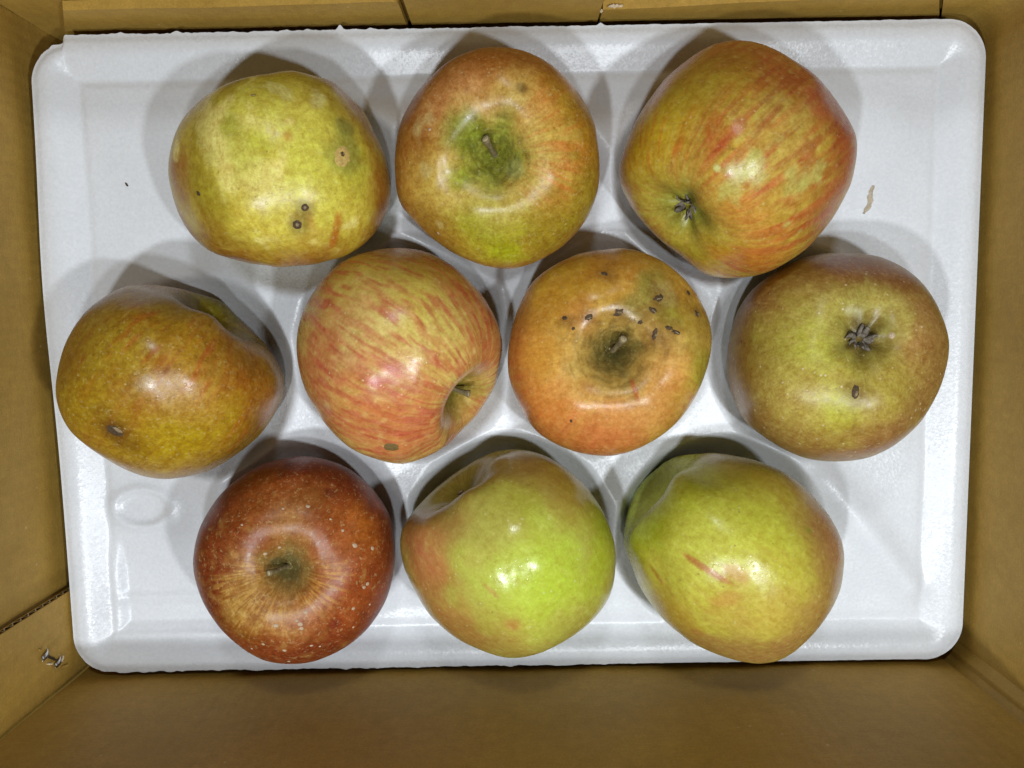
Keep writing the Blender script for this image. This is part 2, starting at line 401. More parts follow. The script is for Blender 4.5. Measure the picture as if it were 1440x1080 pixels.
    def near(s, px, rad, soft=.7):
        i = s.at(px); dd = np.linalg.norm(s.V - s.V[i], axis=1) / (rad * .0003)
        dd *= 1 + .35 * fbm(s.V * 40, 77 + s.k, 2); return 1 - sst(1 - soft, 1 + soft, dd)
    def stem_ring(s, r0, r1): return 1 - sst(r0, r1, np.where(s.zl > 0, s.rho, 9) * (1 + .35 * perlin(s.mer * np.array([2.2, 2.2, 0]) + 3.3, 8)))
    def cal_ring(s, r0, r1): return 1 - sst(r0, r1, np.where(s.zl < 0, s.rho, 9) * (1 + .35 * perlin(s.mer * np.array([2.2, 2.2, 0]) + 3.3, 8)))
    def rings(s, a=.35, r1=.5):
        """fine concentric russet lines round the stem"""
        n = sst(-.2, .5, perlin(np.stack([s.rho * 26 + .8 * fbm(s.V * 120, 4, 2), np.cos(s.th) * 2.2, np.sin(s.th) * 2.2], -1), 5) * 1.5 + .12 * np.sin(s.rho * 190))
        s.C *= (1 - a * (n * s.stem_ring(r1 * .4, r1)))[:, None]

A = {k: Apple(k) for k in OUT}

def paint():
    a = A[1]; a.base((190, 172, 66))
    a.mottle((160, 122, 48), 50, .0, .6); a.streaks((165, 112, 42), .12, .55, 8, 2.4, 3)
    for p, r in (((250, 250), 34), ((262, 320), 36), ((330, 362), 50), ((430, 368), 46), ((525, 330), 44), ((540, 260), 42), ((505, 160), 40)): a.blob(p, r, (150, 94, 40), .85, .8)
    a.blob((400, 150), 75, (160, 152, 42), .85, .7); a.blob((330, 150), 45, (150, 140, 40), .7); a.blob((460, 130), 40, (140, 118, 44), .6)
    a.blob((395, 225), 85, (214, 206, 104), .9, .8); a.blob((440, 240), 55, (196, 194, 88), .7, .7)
    a.blob((318, 205), 34, (222, 212, 140), .95, .3, .9, 90, (.9, 2.2)); a.blob((350, 250), 22, (206, 196, 118), .8, .4, .9, 90)
    a.blob((320, 175), 16, (160, 160, 50), .8, .5); a.blob((352, 205), 22, (178, 178, 66), .7, .5)
    a.blob((285, 265), 26, (150, 138, 40), .7, .6, .6, 70, (1.2, 2.2)); a.blob((400, 335), 60, (198, 160, 34), .8, .8); a.blob((450, 350), 30, (190, 140, 34), .6)
    a.blob((300, 330), 30, (150, 112, 36), .6); a.blob((500, 240), 26, (176, 172, 62), .7, .5)
    a.blob((485, 180), 14, (104, 104, 60), .75, .6); a.blob((492, 205), 18, (140, 148, 74), .6, .7); a.blob((490, 232), 14, (150, 156, 84), .55, .7)
    a.blob((448, 137), 12, (196, 190, 140), .7, .4, .8, 200); a.blob((392, 128), 10, (196, 188, 130), .7, .3, .9, 220, (.3, 2)); a.blob((405, 193), 7, (186, 140, 52), .7)
    a.blob((473, 325), 6, (176, 104, 40), .85, .4, .4, 120, (1.75, 4)); a.blob((437, 310), 5, (180, 130, 70), .6, .4, .4, 120, (1.4, 3.5))
    a.mottle((214, 200, 108), 120, .12, .45, 31, .2); a.mottle((146, 118, 46), 200, .18, .35, 41, .2)
    for p in ((418, 316), (429, 292)): a.blob(p, 12, (128, 112, 60), .7, .6)

    a = A[2]; a.base((190, 138, 66))
    a.mottle((168, 104, 50), 35, .0, .6); a.streaks((176, 98, 50), .05, .5, 9, 3.0, 3)
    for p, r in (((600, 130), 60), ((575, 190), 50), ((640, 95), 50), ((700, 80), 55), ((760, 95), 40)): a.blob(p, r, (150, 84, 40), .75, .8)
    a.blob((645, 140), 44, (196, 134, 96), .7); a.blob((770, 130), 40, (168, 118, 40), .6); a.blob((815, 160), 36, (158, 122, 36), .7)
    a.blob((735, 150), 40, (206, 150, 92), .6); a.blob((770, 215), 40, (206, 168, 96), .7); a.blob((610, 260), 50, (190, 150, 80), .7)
    a.blob((640, 290), 40, (196, 164, 92), .7); a.blob((700, 280), 45, (192, 158, 84), .8)
    st = a.near((785, 225), 60); a.streaks((208, 96, 52), -.08, .75, 10, 5.0, 7, st)
    a.blob((835, 210), 30, (178, 128, 36), .7); a.blob((825, 280), 40, (150, 128, 36), .75); a.blob((775, 330), 45, (146, 126, 34), .8)
    a.blob((690, 330), 48, (158, 154, 40), .8, .8); a.blob((710, 352), 24, (160, 164, 20), .75, .7); a.blob((670, 310), 26, (166, 168, 50), .6); a.blob((620, 325), 34, (162, 120, 44), .6)
    a.area(a.stem_ring(.40, .72), (196, 168, 104), .55)
    a.area(a.stem_ring(.16, .42), (140, 142, 58), .9); a.blob((655, 190), 26, (116, 128, 36), .8, .6); a.blob((648, 250), 16, (150, 156, 40), .7)
    a.blob((722, 238), 14, (164, 160, 116), .6, .5); a.area(a.stem_ring(.06, .2), (112, 118, 46), .7); a.rings(.34, .5)
    a.blob((735, 124), 6, (120, 90, 50), .8); a.blob((618, 316), 6, (206, 184, 140), .7); a.mottle((206, 186, 130), 150, .26, .4, 31, .15)
    for p in ((600, 240), (588, 180), (605, 165), (618, 260)): a.blob(p, 8, (200, 176, 140), .5, .6, .9, 150)

    a = A[3]; a.base((192, 160, 72))
    a.mottle((176, 124, 52), 40, .0, .5)
    a.streaks((190, 96, 56), -.02, .72, 7, 3.2, 3); a.streaks((172, 66, 44), .10, .75, 9, 2.6, 5)
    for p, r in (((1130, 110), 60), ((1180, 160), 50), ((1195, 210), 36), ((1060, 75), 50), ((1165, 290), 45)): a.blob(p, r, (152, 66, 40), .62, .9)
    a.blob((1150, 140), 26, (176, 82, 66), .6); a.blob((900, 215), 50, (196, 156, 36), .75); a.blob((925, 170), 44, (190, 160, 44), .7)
    a.blob((985, 115), 46, (168, 144, 48), .75); a.blob((1025, 85), 30, (160, 118, 40), .6)
    a.blob((1010, 350), 36, (196, 156, 36), .8); a.blob((975, 350), 30, (172, 156, 44), .8); a.blob((1060, 365), 40, (190, 108, 44), .7)
    a.blob((1100, 180), 40, (196, 170, 96), .6); a.blob((1120, 240), 40, (186, 148, 84), .5); a.blob((1000, 265), 30, (198, 138, 66), .5); a.blob((1040, 320), 40, (196, 128, 64), .55)
    red = a.near((1080, 300), 110); a.streaks((186, 80, 54), .0, .7, 8, 4.0, 9, red)
    red = a.near((1130, 140), 100); a.streaks((150, 54, 42), -.02, .7, 8, 4.0, 13, red)
    a.streaks((196, 96, 46), .12, .8, 9, 2.0, 17, a.near((905, 225), 80))
    a.area(a.cal_ring(.28, .62), (172, 166, 78), .55); a.area(a.cal_ring(.12, .34), (132, 136, 60), .8)
    for p, q in (((1050, 235), 1.8), ((1030, 262), 2.2), ((1128, 258), 1.5)): a.blob(p, 12, (188, 182, 112), .75, .5, 1.0, 110, (2.4, q))
    a.mottle((206, 190, 112), 130, .15, .5, 31, .2); a.mottle((150, 96, 46), 190, .2, .35, 41, .2)
    a.blob((1007, 237), 4, (206, 206, 150), .9, .3)

    a = A[4]; a.base((172, 130, 40))
    a.mottle((150, 96, 34), 36, .05, .5); a.streaks((158, 82, 30), .08, .6, 8, 2.8, 3); a.mottle((176, 138, 44), 60, .05, .6, 33)
    a.blob((265, 612), 42, (176, 146, 26), .8, .8, .5, 50, (-.6, 1.8)); a.blob((110, 560), 40, (160, 126, 28), .7); a.blob((150, 490), 46, (158, 130, 44), .6); a.blob((100, 510), 30, (150, 108, 34), .6)
    a.blob((280, 550), 40, (188, 138, 74), .6, .8); a.blob((370, 560), 44, (172, 104, 38), .6); a.streaks((176, 78, 34), .02, .7, 9, 4, 9, a.near((360, 580), 60)); a.blob((340, 500), 40, (166, 108, 40), .6)
    a.streaks((168, 70, 34), .1, .8, 8, 3, 11, a.near((200, 440), 90)); a.streaks((186, 88, 56), .05, .8, 9, 3, 12, a.near((295, 515), 40))
    a.blob((195, 410), 40, (164, 134, 92), .75, .8, .5, 60, (.1, 2)); a.blob((215, 668), 34, (172, 136, 86), .7, .7, .5, 60, (.1, 2)); a.blob((300, 425), 32, (122, 116, 34), .95); a.blob((325, 440), 26, (110, 100, 30), .9)
    a.blob((240, 430), 26, (140, 112, 40), .6); a.area(a.stem_ring(.35, .6), (126, 112, 36), .7)
    a.mottle((196, 168, 104), 170, .25, .5, 31, .15); a.mottle((120, 76, 28), 180, .2, .4, 41, .2); a.blob((162, 605), 16, (110, 72, 26), .6)

    a = A[5]; a.base((206, 180, 104))
    a.mottle((196, 148, 80), 40, .0, .6); a.blob((560, 370), 70, (172, 132, 48), .7, .8); a.blob((625, 385), 50, (164, 116, 40), .75); a.blob((470, 400), 50, (176, 146, 64), .7); a.blob((680, 440), 40, (170, 108, 52), .7)
    a.blob((600, 450), 60, (206, 188, 104), .8, .8); a.blob((545, 410), 50, (194, 170, 72), .6); a.blob((500, 470), 60, (210, 180, 122), .6)
    for p, r in (((440, 540), 50), ((500, 600), 60), ((580, 620), 55), ((690, 500), 45), ((640, 610), 36), ((560, 570), 60), ((450, 470), 40)): a.blob(p, r, (190, 106, 66), .55, .9)
    a.streaks((190, 104, 78), -.02, .68, 9, 2.6, 3); a.streaks((178, 74, 62), .10, .9, 10, 2.2, 5); a.streaks((190, 84, 62), -.04, .6, 9, 3.5, 9, a.near((520, 590), 130)); a.streaks((176, 76, 52), -.04, .6, 9, 3.5, 10, a.near((690, 470), 80))
    a.streaks((184, 84, 80), .06, .7, 8, 2.2, 15, a.near((545, 545), 80))
    a.area(a.stem_ring(.20, .40), (150, 128, 62), .75); a.area(a.stem_ring(.10, .26), (104, 96, 36), .9); a.mottle((220, 196, 130), 110, .10, .6, 31, .22); a.mottle((160, 88, 56), 190, .2, .35, 41, .2)

    a = A[6]; a.base((212, 172, 84))
    a.mottle((196, 134, 60), 40, .05, .5); a.streaks((186, 92, 54), .08, .55, 9, 3, 3); a.streaks((184, 84, 54), .0, .6, 10, 4, 31, a.near((740, 560), 110)); a.streaks((186, 84, 56), .0, .6, 10, 4, 33, a.near((850, 620), 90))
    a.area(a.stem_ring(.42, .95), (214, 178, 104), .85)
    for p, r in (((735, 470), 40), ((728, 530), 46), ((760, 600), 46), ((820, 630), 50), ((880, 625), 44)): a.blob(p, r, (178, 92, 50), .7, .9)
    a.blob((770, 570), 40, (204, 120, 56), .6); a.blob((760, 500), 34, (208, 146, 56), .6); a.blob((800, 400), 50, (184, 138, 40), .8); a.blob((770, 430), 36, (190, 134, 50), .7); a.blob((870, 375), 50, (168, 104, 34), .7); a.blob((860, 410), 30, (192, 146, 60), .6)
    a.blob((930, 400), 44, (164, 118, 44), .7); a.blob((910, 410), 18, (124, 124, 62), .7, .7, .6, 80, (2.2, 2)); a.blob((940, 440), 18, (160, 158, 66), .8); a.blob((990, 520), 30, (156, 152, 50), .8); a.blob((985, 460), 36, (158, 130, 50), .7)
    a.blob((950, 570), 40, (182, 128, 60), .5); a.blob((935, 415), 16, (176, 164, 112), .6); a.blob((930, 520), 36, (196, 118, 72), .45); a.blob((850, 600), 46, (208, 120, 80), .5); a.blob((905, 580), 36, (200, 132, 84), .5)
    a.area(a.stem_ring(.26, .50), (158, 124, 66), .75); a.area(a.stem_ring(.12, .30), (98, 88, 48), .85); a.area(a.stem_ring(.05, .14), (58, 56, 34), .7); a.rings(.3, .7)
    a.blob((815, 440), 22, (190, 120, 72), .5); a.blob((893, 548), 3.5, (176, 88, 54), .75, .35, .3, 120, (1.25, 4.5)); a.mottle((218, 186, 120), 150, .16, .45, 31, .2); a.mottle((150, 100, 44), 200, .18, .4, 41, .2)

    a = A[7]; a.base((172, 148, 80))
    a.mottle((150, 112, 60), 36, .0, .6); a.streaks((150, 104, 62), .1, .45, 9, 3.0, 3)
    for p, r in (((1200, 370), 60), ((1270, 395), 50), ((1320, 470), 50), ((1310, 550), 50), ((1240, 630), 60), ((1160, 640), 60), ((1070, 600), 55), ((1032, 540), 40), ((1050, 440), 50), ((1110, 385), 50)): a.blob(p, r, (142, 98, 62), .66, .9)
    a.blob((1190, 372), 36, (148, 84, 62), .6); a.blob((1260, 385), 30, (150, 90, 66), .55); a.blob((1290, 450), 40, (176, 128, 88), .55); a.blob((1050, 500), 40, (148, 110, 48), .6); a.blob((1230, 620), 40, (146, 96, 70), .5)
    a.blob((1140, 490), 56, (182, 174, 84), .85, .9); a.blob((1180, 560), 50, (178, 164, 70), .8, .9); a.blob((1240, 440), 40, (184, 172, 100), .7); a.blob((1170, 440), 36, (174, 160, 90), .6); a.blob((1130, 550), 44, (186, 164, 100), .5); a.blob((1250, 540), 40, (168, 146, 72), .6)
    a.blob((1145, 485), 26, (186, 184, 72), .6); a.blob((1175, 570), 22, (178, 176, 58), .6); a.area(a.cal_ring(.2, .42), (146, 136, 70), .65); a.area(a.cal_ring(.08, .2), (100, 86, 48), .8)
    a.mottle((196, 172, 112), 170, .1, .5, 31, .2); a.mottle((124, 90, 52), 200, .16, .45, 41, .2); a.streaks((200, 172, 116), .16, .5, 16, 1.2, 19, a.near((1110, 420), 90))
    a.blob((1218, 396), 3, (190, 178, 112), .3, .6, .3, 90, (1.5, 6))

    a = A[8]; a.base((150, 68, 34))
    a.mottle((124, 46, 24), 34, .0, .7); a.mottle((176, 98, 50), 40, .1, .55, 33); a.streaks((110, 36, 24), .06, .55, 9, 2.4, 3)
    for p, r in (((480, 680), 40), ((300, 760), 40), ((300, 840), 36), ((440, 915), 40), ((340, 680), 46), ((545, 760), 30)): a.blob(p, r, (118, 42, 24), .55, .9)
    a.blob((400, 720), 40, (166, 104, 52), .7, .9); a.blob((500, 745), 38, (182, 104, 36), .75); a.blob((370, 690), 34, (160, 84, 34), .6); a.blob((340, 880), 30, (160, 96, 34), .6); a.blob((460, 780), 40, (186, 104, 70), .55); a.blob((400, 740), 26, (190, 138, 90), .6); a.blob((480, 850), 40, (184, 96, 52), .55); a.blob((410, 870), 44, (186, 118, 70), .6); a.blob((340, 850), 36, (160, 104, 44), .6); a.blob((520, 840), 30, (160, 76, 34), .5)
    a.area(a.stem_ring(.30, .62), (168, 112, 62), .4)
    m = a.near((362, 838), 40, .6) ; a.streaks((204, 160, 92), .0, 1.2, 12, 3, 21, m, .08); m = a.near((450, 828), 34, .6); a.streaks((206, 152, 76), -.05, .95, 13, 6, 23, m, .08)
    m = a.near((335, 832), 26, .6); a.streaks((206, 160, 92), .05, 1.2, 13, 4, 25, m, .08); a.blob((360, 832), 30, (200, 156, 96), .45, .8, 1.2, 160, (.8, 1.7))
    a.area(a.stem_ring(.16, .32), (148, 124, 78), .8); a.area(a.stem_ring(.08, .18), (104, 102, 72), .85)
    a.blob((471, 878), 9, (120, 40, 34), .7); a.blob((465, 692), 8, (104, 34, 30), .6); a.mottle((194, 132, 84), 190, .2, .5, 31, .18); a.mottle((92, 32, 22), 120, .22, .5, 41, .2)

    a = A[9]; a.base((178, 172, 80))
    a.mottle((168, 146, 72), 40, .0, .45); a.streaks((178, 134, 76), .12, .4, 9, 3, 3)
    for p, r in (((590, 760), 50), ((600, 820), 50), ((640, 880), 50), ((575, 740), 30)): a.blob(p, r, (182, 120, 72), .7, .9)
    a.blob((600, 780), 34, (198, 116, 80), .6, .9); a.blob((598, 760), 20, (196, 100, 74), .35); a.blob((700, 905), 56, (168, 132, 62), .6); a.blob((650, 890), 40, (164, 118, 60), .6); a.blob((800, 880), 44, (160, 150, 66), .6)
    a.blob((740, 800), 75, (182, 196, 80), .8, .9); a.blob((785, 815), 46, (176, 196, 56), .7, .9); a.blob((850, 740), 40, (146, 158, 20), .8, .9); a.blob((840, 800), 30, (170, 186, 40), .6)
    a.blob((775, 670), 46, (160, 126, 56), .6, .8); a.blob((815, 700), 40, (158, 140, 48), .5); a.blob((730, 650), 40, (170, 142, 88), .6); a.blob((725, 715), 30, (176, 174, 60), .6); a.blob((690, 740), 40, (178, 168, 86), .6); a.blob((625, 745), 34, (178, 134, 80), .5)  # first two blobs put a soft cast shadow into the skin as brown
    a.area(a.stem_ring(.30, .60), (160, 148, 78), .55); a.streaks((150, 104, 52), .02, .6, 12, 5, 7, a.near((660, 660), 55)); a.area(a.stem_ring(.10, .26), (110, 112, 42), .7)
    a.blob((690, 832), 3, (186, 140, 84), .6, .5, .4, 120, (.75, 5)); a.blob((722, 880), 10, (178, 112, 66), .6, .7); a.mottle((210, 206, 120), 150, .12, .45, 31, .2); a.mottle((160, 112, 56), 210, .14, .4, 41, .2)

    a = A[10]; a.base((186, 176, 72))
    a.mottle((176, 148, 70), 40, .0, .45); a.streaks((176, 124, 66), .14, .5, 9, 3, 3)
    for p, r in (((1150, 720), 50), ((1175, 780), 50), ((1165, 850), 55), ((1110, 910), 55), ((1050, 925), 50), ((990, 905), 45)): a.blob(p, r, (160, 112, 72), .72, .9)
    a.blob((1175, 770), 30, (160, 104, 82), .5); a.blob((940, 860), 40, (176, 132, 50), .6); a.blob((900, 800), 34, (176, 162, 50), .6); a.blob((1060, 860), 50, (182, 150, 76), .6)
    a.blob((960, 690), 60, (150, 158, 32), .85, .9); a.blob((1020, 700), 46, (156, 162, 34), .75, .9); a.blob((910, 740), 40, (156, 164, 36), .8); a.blob((890, 765), 26, (150, 156, 30), .6); a.blob((1060, 680), 40, (166, 140, 50), .6); a.blob((1020, 645), 36, (170, 156, 104), .6, .8, .5, 60, (.1, 2)); a.blob((1010, 760), 60, (192, 190, 86), .7, .9); a.blob((1080, 740), 40, (188, 188, 70), .6)
    a.area(a.stem_ring(.45, .75), (196, 212, 120), .85); a.area(a.stem_ring(.08, .2), (150, 160, 80), .6)  # pale green dip, colour lightened to offset the near lip's shade
    a.blob((995, 800), 4.6, (172, 112, 62), .9, .35, .25, 120, (.56, 9.0)); a.blob((1036, 808), 8, (188, 128, 78), .6, .6, .6, 120, (.62, 2)); a.blob((1025, 840), 9, (186, 128, 72), .5, .7, .6, 120, (2.9, 2)); a.blob((925, 810), 3, (166, 108, 46), .7, .4, .3, 120, (1.0, 5)); a.blob((980, 890), 8, (160, 96, 52), .6)
    a.mottle((206, 200, 110), 150, .12, .45, 31, .2); a.mottle((152, 106, 52), 210, .12, .45, 41, .2)
    a.blob((1136, 745), 6, (130, 134, 50), .7)
paint()
for px, q in (((926, 419), 15), ((918, 436), 13), ((870, 440), 13), ((828, 446), 11), ((921, 470), 12), ((945, 464), 15), ((980, 441), 10), ((968, 412), 9), ((850, 385), 12), ((800, 452), 10)): A[6].blob(px, q, (120, 82, 44), .55, .8, .8, 160)
A[7].blob((1203, 551), 16, (120, 96, 46), .6, .8); A[7].blob((1216, 472), 26, (84, 66, 38), .6, .8); A[4].blob((162, 606), 22, (96, 62, 24), .6, .8, .5, 90, (.85, 1.6)); A[1].blob((481, 218), 20, (140, 138, 70), .6, .7)

# ------------------------------------------------------------------ cardboard box
box = empty('cardboard_box', (0, 0, -.045), 'open brown corrugated cardboard box holding the foam tray of apples', 'box')
BO = np.array([0, 0, -.045])
def sheet(name, pts, z0, z1, out, th=.004, wob=.0008, seed=1, nz=40, step=.006, m=CARD, ztop=None, parent=box, lean=None):
    """upright cardboard panel: a polyline in plan, raised from z0 to z1; 'out' is the side (+1 left / -1 right of the line) its back lies on"""
    pts = np.array(pts, float); seg = np.hypot(*np.diff(pts, axis=0).T); s = np.concatenate([[0], np.cumsum(seg)])
    n = max(3, int(s[-1] / step)); q = np.unique(np.concatenate([np.linspace(0, s[-1], n), s]))
    X = np.interp(q, s, pts[:, 0]); Y = np.interp(q, s, pts[:, 1])
    T = np.stack([np.gradient(X), np.gradient(Y)], -1); T /= np.linalg.norm(T, axis=1, keepdims=True)
    N = np.stack([-T[:, 1], T[:, 0]], -1) * out
    zt = np.full(len(q), z1) if ztop is None else np.array([ztop(x, y) for x, y in zip(X, Y)])
    u = np.linspace(0, 1, nz)
    Z = z0 + (zt - z0)[:, None] * u
    P = np.stack([np.repeat(X[:, None], nz, 1), np.repeat(Y[:, None], nz, 1), Z], -1)
    if lean is not None: P[..., 0] += lean(P)
    w = wob * fbm(P * 16 + seed * 7.7, seed, 3)
    P[..., 0] += N[:, 0:1] * w; P[..., 1] += N[:, 1:2] * w
    B = P.copy(); B[..., 0] += N[:, 0:1] * th; B[..., 1] += N[:, 1:2] * th
    a, b = len(q), nz
    V = np.concatenate([P.reshape(-1, 3), B.reshape(-1, 3)]); o = a * b
    F1 = grid_faces(a, b); F2 = grid_faces(a, b, o)[:, ::-1]
    idx = np.arange(o).reshape(a, b)
    rim = np.concatenate([idx[:, 0], idx[-1, 1:], idx[::-1, -1][1:], idx[0, ::-1][1:-1]])
    r2 = np.roll(rim, -1); F3 = np.stack([rim, r2, r2 + o, rim + o], -1)
    ob = mesh_obj(name, V, np.concatenate([F1, F2, F3]), m, parent, True, BO)
    ob.data.set_sharp_from_angle(angle=math.radians(40))
    return ob
Z0, Z1 = -.045, .084
XL, XR, YB, YT = -.2165, .2140, -.1482, .1508
fl = np.array([[-.219, -.152, Z0], [.217, -.152, Z0], [.217, .162, Z0], [-.219, .162, Z0]])
mesh_obj('bottom_panel', np.concatenate([fl, fl - [0, 0, .004]]), [[0, 1, 2, 3], [7, 6, 5, 4], [0, 4, 5, 1], [1, 5, 6, 2], [2, 6, 7, 3], [3, 7, 4, 0]], CARD, box, False, BO)
# left wall, then the glued tab lying on it towards the near corner
yseam = on_x((95, 833), -.2112)[1]
sheet('wall', [(XL, YB - .006), (XL, YT + .005)], Z0, Z1, 1, seed=2)
sheet('liner', [(-.2112, YB + .0008), (-.2112, yseam)], Z0, Z1, 1, th=.0007, wob=.0003, seed=3)
sheet('liner', [(-.2139, YB + .0008), (-.2139, yseam)], Z0, Z1, 1, th=.0007, wob=.0003, seed=3)
nz = 300; zz = np.linspace(Z0 + .001, Z1 - .001, nz); fx = -.21275 + .00085 * np.sin(zz * 2 * math.pi / .0052 + .6 * perlin(np.stack([zz * 60, zz * 0, zz * 0], -1), 4))
yy = np.array([YB + .002, yseam + .0001])
FV = np.stack([np.repeat(fx[:, None], 2, 1), np.repeat(yy[None], nz, 0), np.repeat(zz[:, None], 2, 1)], -1).reshape(-1, 3)
FV2 = FV + np.array([-.0006, 0, 0]); ff = grid_faces(nz, 2)
e1 = np.arange(nz - 1) * 2 + 1; F3 = np.stack([e1, e1 + 2, e1 + 2 + nz * 2, e1 + nz * 2], -1)
mesh_obj('fluting', np.concatenate([FV, FV2]), np.concatenate([ff, ff[:, ::-1] + nz * 2, F3]), CORE, box, True, BO)
# lower wall and folded corner strip
sheet('wall', [(-.2104, YB), (.2045, YB)], Z0, Z1, -1, seed=5, wob=.001)
cs = [(.2035, YB - .0032), (.2072, YB - .0018), (.2096, YB + .0008), (.2102, YB + .0030), (.2128, YB + .0052), (.2150, YB + .0075)]
sheet('corner_fold', cs, Z0, Z1, -1, th=.0012, wob=.0012, seed=6, step=.0008, nz=60)
# right wall bends round the far corner and ends in a seam
xs = on_y((1322, 24), YT)[0]; q0, q1 = on_y((1322, 24), YT), on_y((1322, 2), YT); xs = q0[0]; slr = (q1[0] - q0[0]) / (q1[2] - q0[2]); zs = q0[2]
arc = [(XR - .011 + .011 * math.cos(t), YT - .011 + .011 * math.sin(t)) for t in np.linspace(0, math.pi / 2, 14)]
sheet('wall', [(XR, YB + .0065)] + arc + [(xs + .0006, YT)], Z0, Z1, -1, seed=7, step=.003, lean=lambda P: slr * np.maximum(P[..., 2] - zs, -.01) * np.clip((XR - .010 - P[..., 0]) / (XR - .010 - xs), 0, 1) * (P[..., 1] > YT - .002))
# far wall behind, with three panels in front of it
sheet('wall', [(XL - .003, YT + .0052), (xs + .014, YT + .0052)], Z0, Z1, 1, seed=8)
q0, q1 = on_y((91.5, 48), YT), on_y((89, 20), YT); x0 = q0[0]; sll = (q1[0] - q0[0]) / (q1[2] - q0[2]); zl0 = q0[2]; x1 = on_y((568, 25), YT)[0]; x2 = on_y((573.5, 30), YT)[0] + .0012; x3 = on_y((842, 30), YT)[0]
zA = on_y((100, 15), YT)[2]; zB = on_y((545, 3), YT)[2]
def tabtop(x, y):
    z = zA + (zB - zA) * (x - x0) / (x1 - x0)
    d = max(0, .0035 - (x1 - x)); return z - (.0035 - math.sqrt(max(.0035 ** 2 - d * d, 0)))
sheet('folded_tab', [(x0, YT), (x1 - .0030, YT)] + [(x1 - .003 + i * .00042, YT) for i in range(1, 8)], Z0, zA, 1, seed=9, wob=.0006, ztop=tabtop, lean=lambda P: sll * np.maximum(P[..., 2] - zl0, -.01) * np.clip((x1 - P[..., 0]) / (x1 - x0), 0, 1) ** 3)
sheet('folded_tab', [(x2, YT + .0002), (x3 - .0006, YT + .0002)], Z0, Z1, 1, seed=10, wob=.0004)
zC = on_y((850, 14.5), YT)[2]; zD = on_y((980, 8), YT)[2]; xd0 = on_y((850, 14.5), YT)[0]; xd1 = on_y((980, 8), YT)[0]
sheet('folded_tab', [(x3 + .0004, YT), (xs - .0004, YT)], Z0, zC, 1, seed=11, wob=.0006, ztop=lambda x, y: zC + (zD - zC) * (x - xd0) / (xd1 - xd0) + .0002 * math.sin(x * 900), lean=lambda P: slr * np.maximum(P[..., 2] - zs, -.01) * np.clip((P[..., 0] - x3) / (xs - x3), 0, 1) ** 3)
# torn paper along the seam and on the tab's top edge
def shred(p0, p1, wid, nrm, m=TORN, seed=0, n=14, name='torn_paper', lift=.0006):
    p0, p1, nrm = map(np.asarray, (p0, p1, nrm)); t = (p1 - p0) / np.linalg.norm(p1 - p0); w = np.cross(nrm, t); r = np.random.RandomState(seed)
    V = []
    for i in range(n):
        c = p0 + (p1 - p0) * i / (n - 1); k = .35 + .65 * math.sin(math.pi * (i + .5) / n); a, b = wid * k * r.uniform(.5, 1.2), wid * k * r.uniform(.5, 1.2)
        h = lift * r.uniform(.5, 1.3)
        V += [c - w * a, c + nrm * h, c + w * b, c - nrm * .0004]
    fs = [list(f) for f in grid_faces(n, 4, 0, True)] + [[0, 1, 2, 3], [4 * n - 1, 4 * n - 2, 4 * n - 3, 4 * n - 4]]
    return mesh_obj(name, V, fs, m, box, False, BO)
shred((x3 - .0002, YT - .0001, 0), (x3 - .0002, YT - .0001, zC + .001), .0007, (0, -1, 0), seed=1)
pa = on_y((855, 12.5), YT); pb = on_y((876, 11.5), YT); shred(pa + [0, .001, 0], pb + [0, .001, 0], .0009, (0, -.5, .86), seed=2)
# clinched staple through the tab, with burst paper
st = on_x((70, 925), -.2112)
def bar(p, q, r, name, m, parent):
    V, fs = tube([p, (np.array(p) + q) / 2, q], [r, r, r * .8], 8); return mesh_obj(name, V, fs, m, parent, True, BO)
d1 = np.array([0, -.0012, 0.0]); stp = on_x((62, 920), -.2112); st2 = on_x((80, 930), -.2112)
for i, p in enumerate((stp, st2)):
    V = []; w = .0012; l = .0030
    c = p + [.0006, 0, 0]; up = np.array([.15, -.35, .92]); up /= np.linalg.norm(up); sd = np.cross(up, [1, 0, 0]); sd /= np.linalg.norm(sd); nr = np.cross(sd, up)
    for a in np.linspace(-1, 1, 9):
        cc = c + up * l * a + nr * .0010 * (1 - a * a) * (1 if nr[0] > 0 else -1)
        V += [cc - sd * w, cc + sd * w, cc + sd * w - nr * .0004, cc - sd * w - nr * .0004]
    fs = [list(f) for f in grid_faces(9, 4, 0, True)] + [[0, 1, 2, 3], [35, 34, 33, 32]]
    mesh_obj('staple_leg', V, fs, STEEL, box, True, BO)
mid = (stp + st2) / 2
V = []; r = np.random.RandomState(3)
for i in range(16):
    t = 2 * math.pi * i / 16; e = (st2 - stp); 
    V.append(mid + [.0002 + .0004 * r.rand(), 0, 0] + e * .42 * math.cos(t) + np.array([0, .3, .9]) * .0022 * math.sin(t) * r.uniform(.6, 1.2))
V.append(mid + [.0001, 0, 0]); mesh_obj('puncture', V, [[i, (i + 1) % 16, 16] for i in range(16)], plain('puncture_shadow', (.05, .035, .018), .9, .1), box, False, BO)
rs = np.random.RandomState(8)
for i, (px, py, l, an) in enumerate(((58, 913, .003, 1.9), (66, 934, .003, -1.2), (86, 938, .004, -1.3), (89, 922, .003, 1.0))):
    p = on_x((px, py), -.2110); dd = np.array([.25, -math.cos(an), math.sin(an)]) * l
    shred(p, p + dd, .0006, (1, 0, 0), TORN if i % 2 else CARD, 20 + i, 7, lift=.0005)

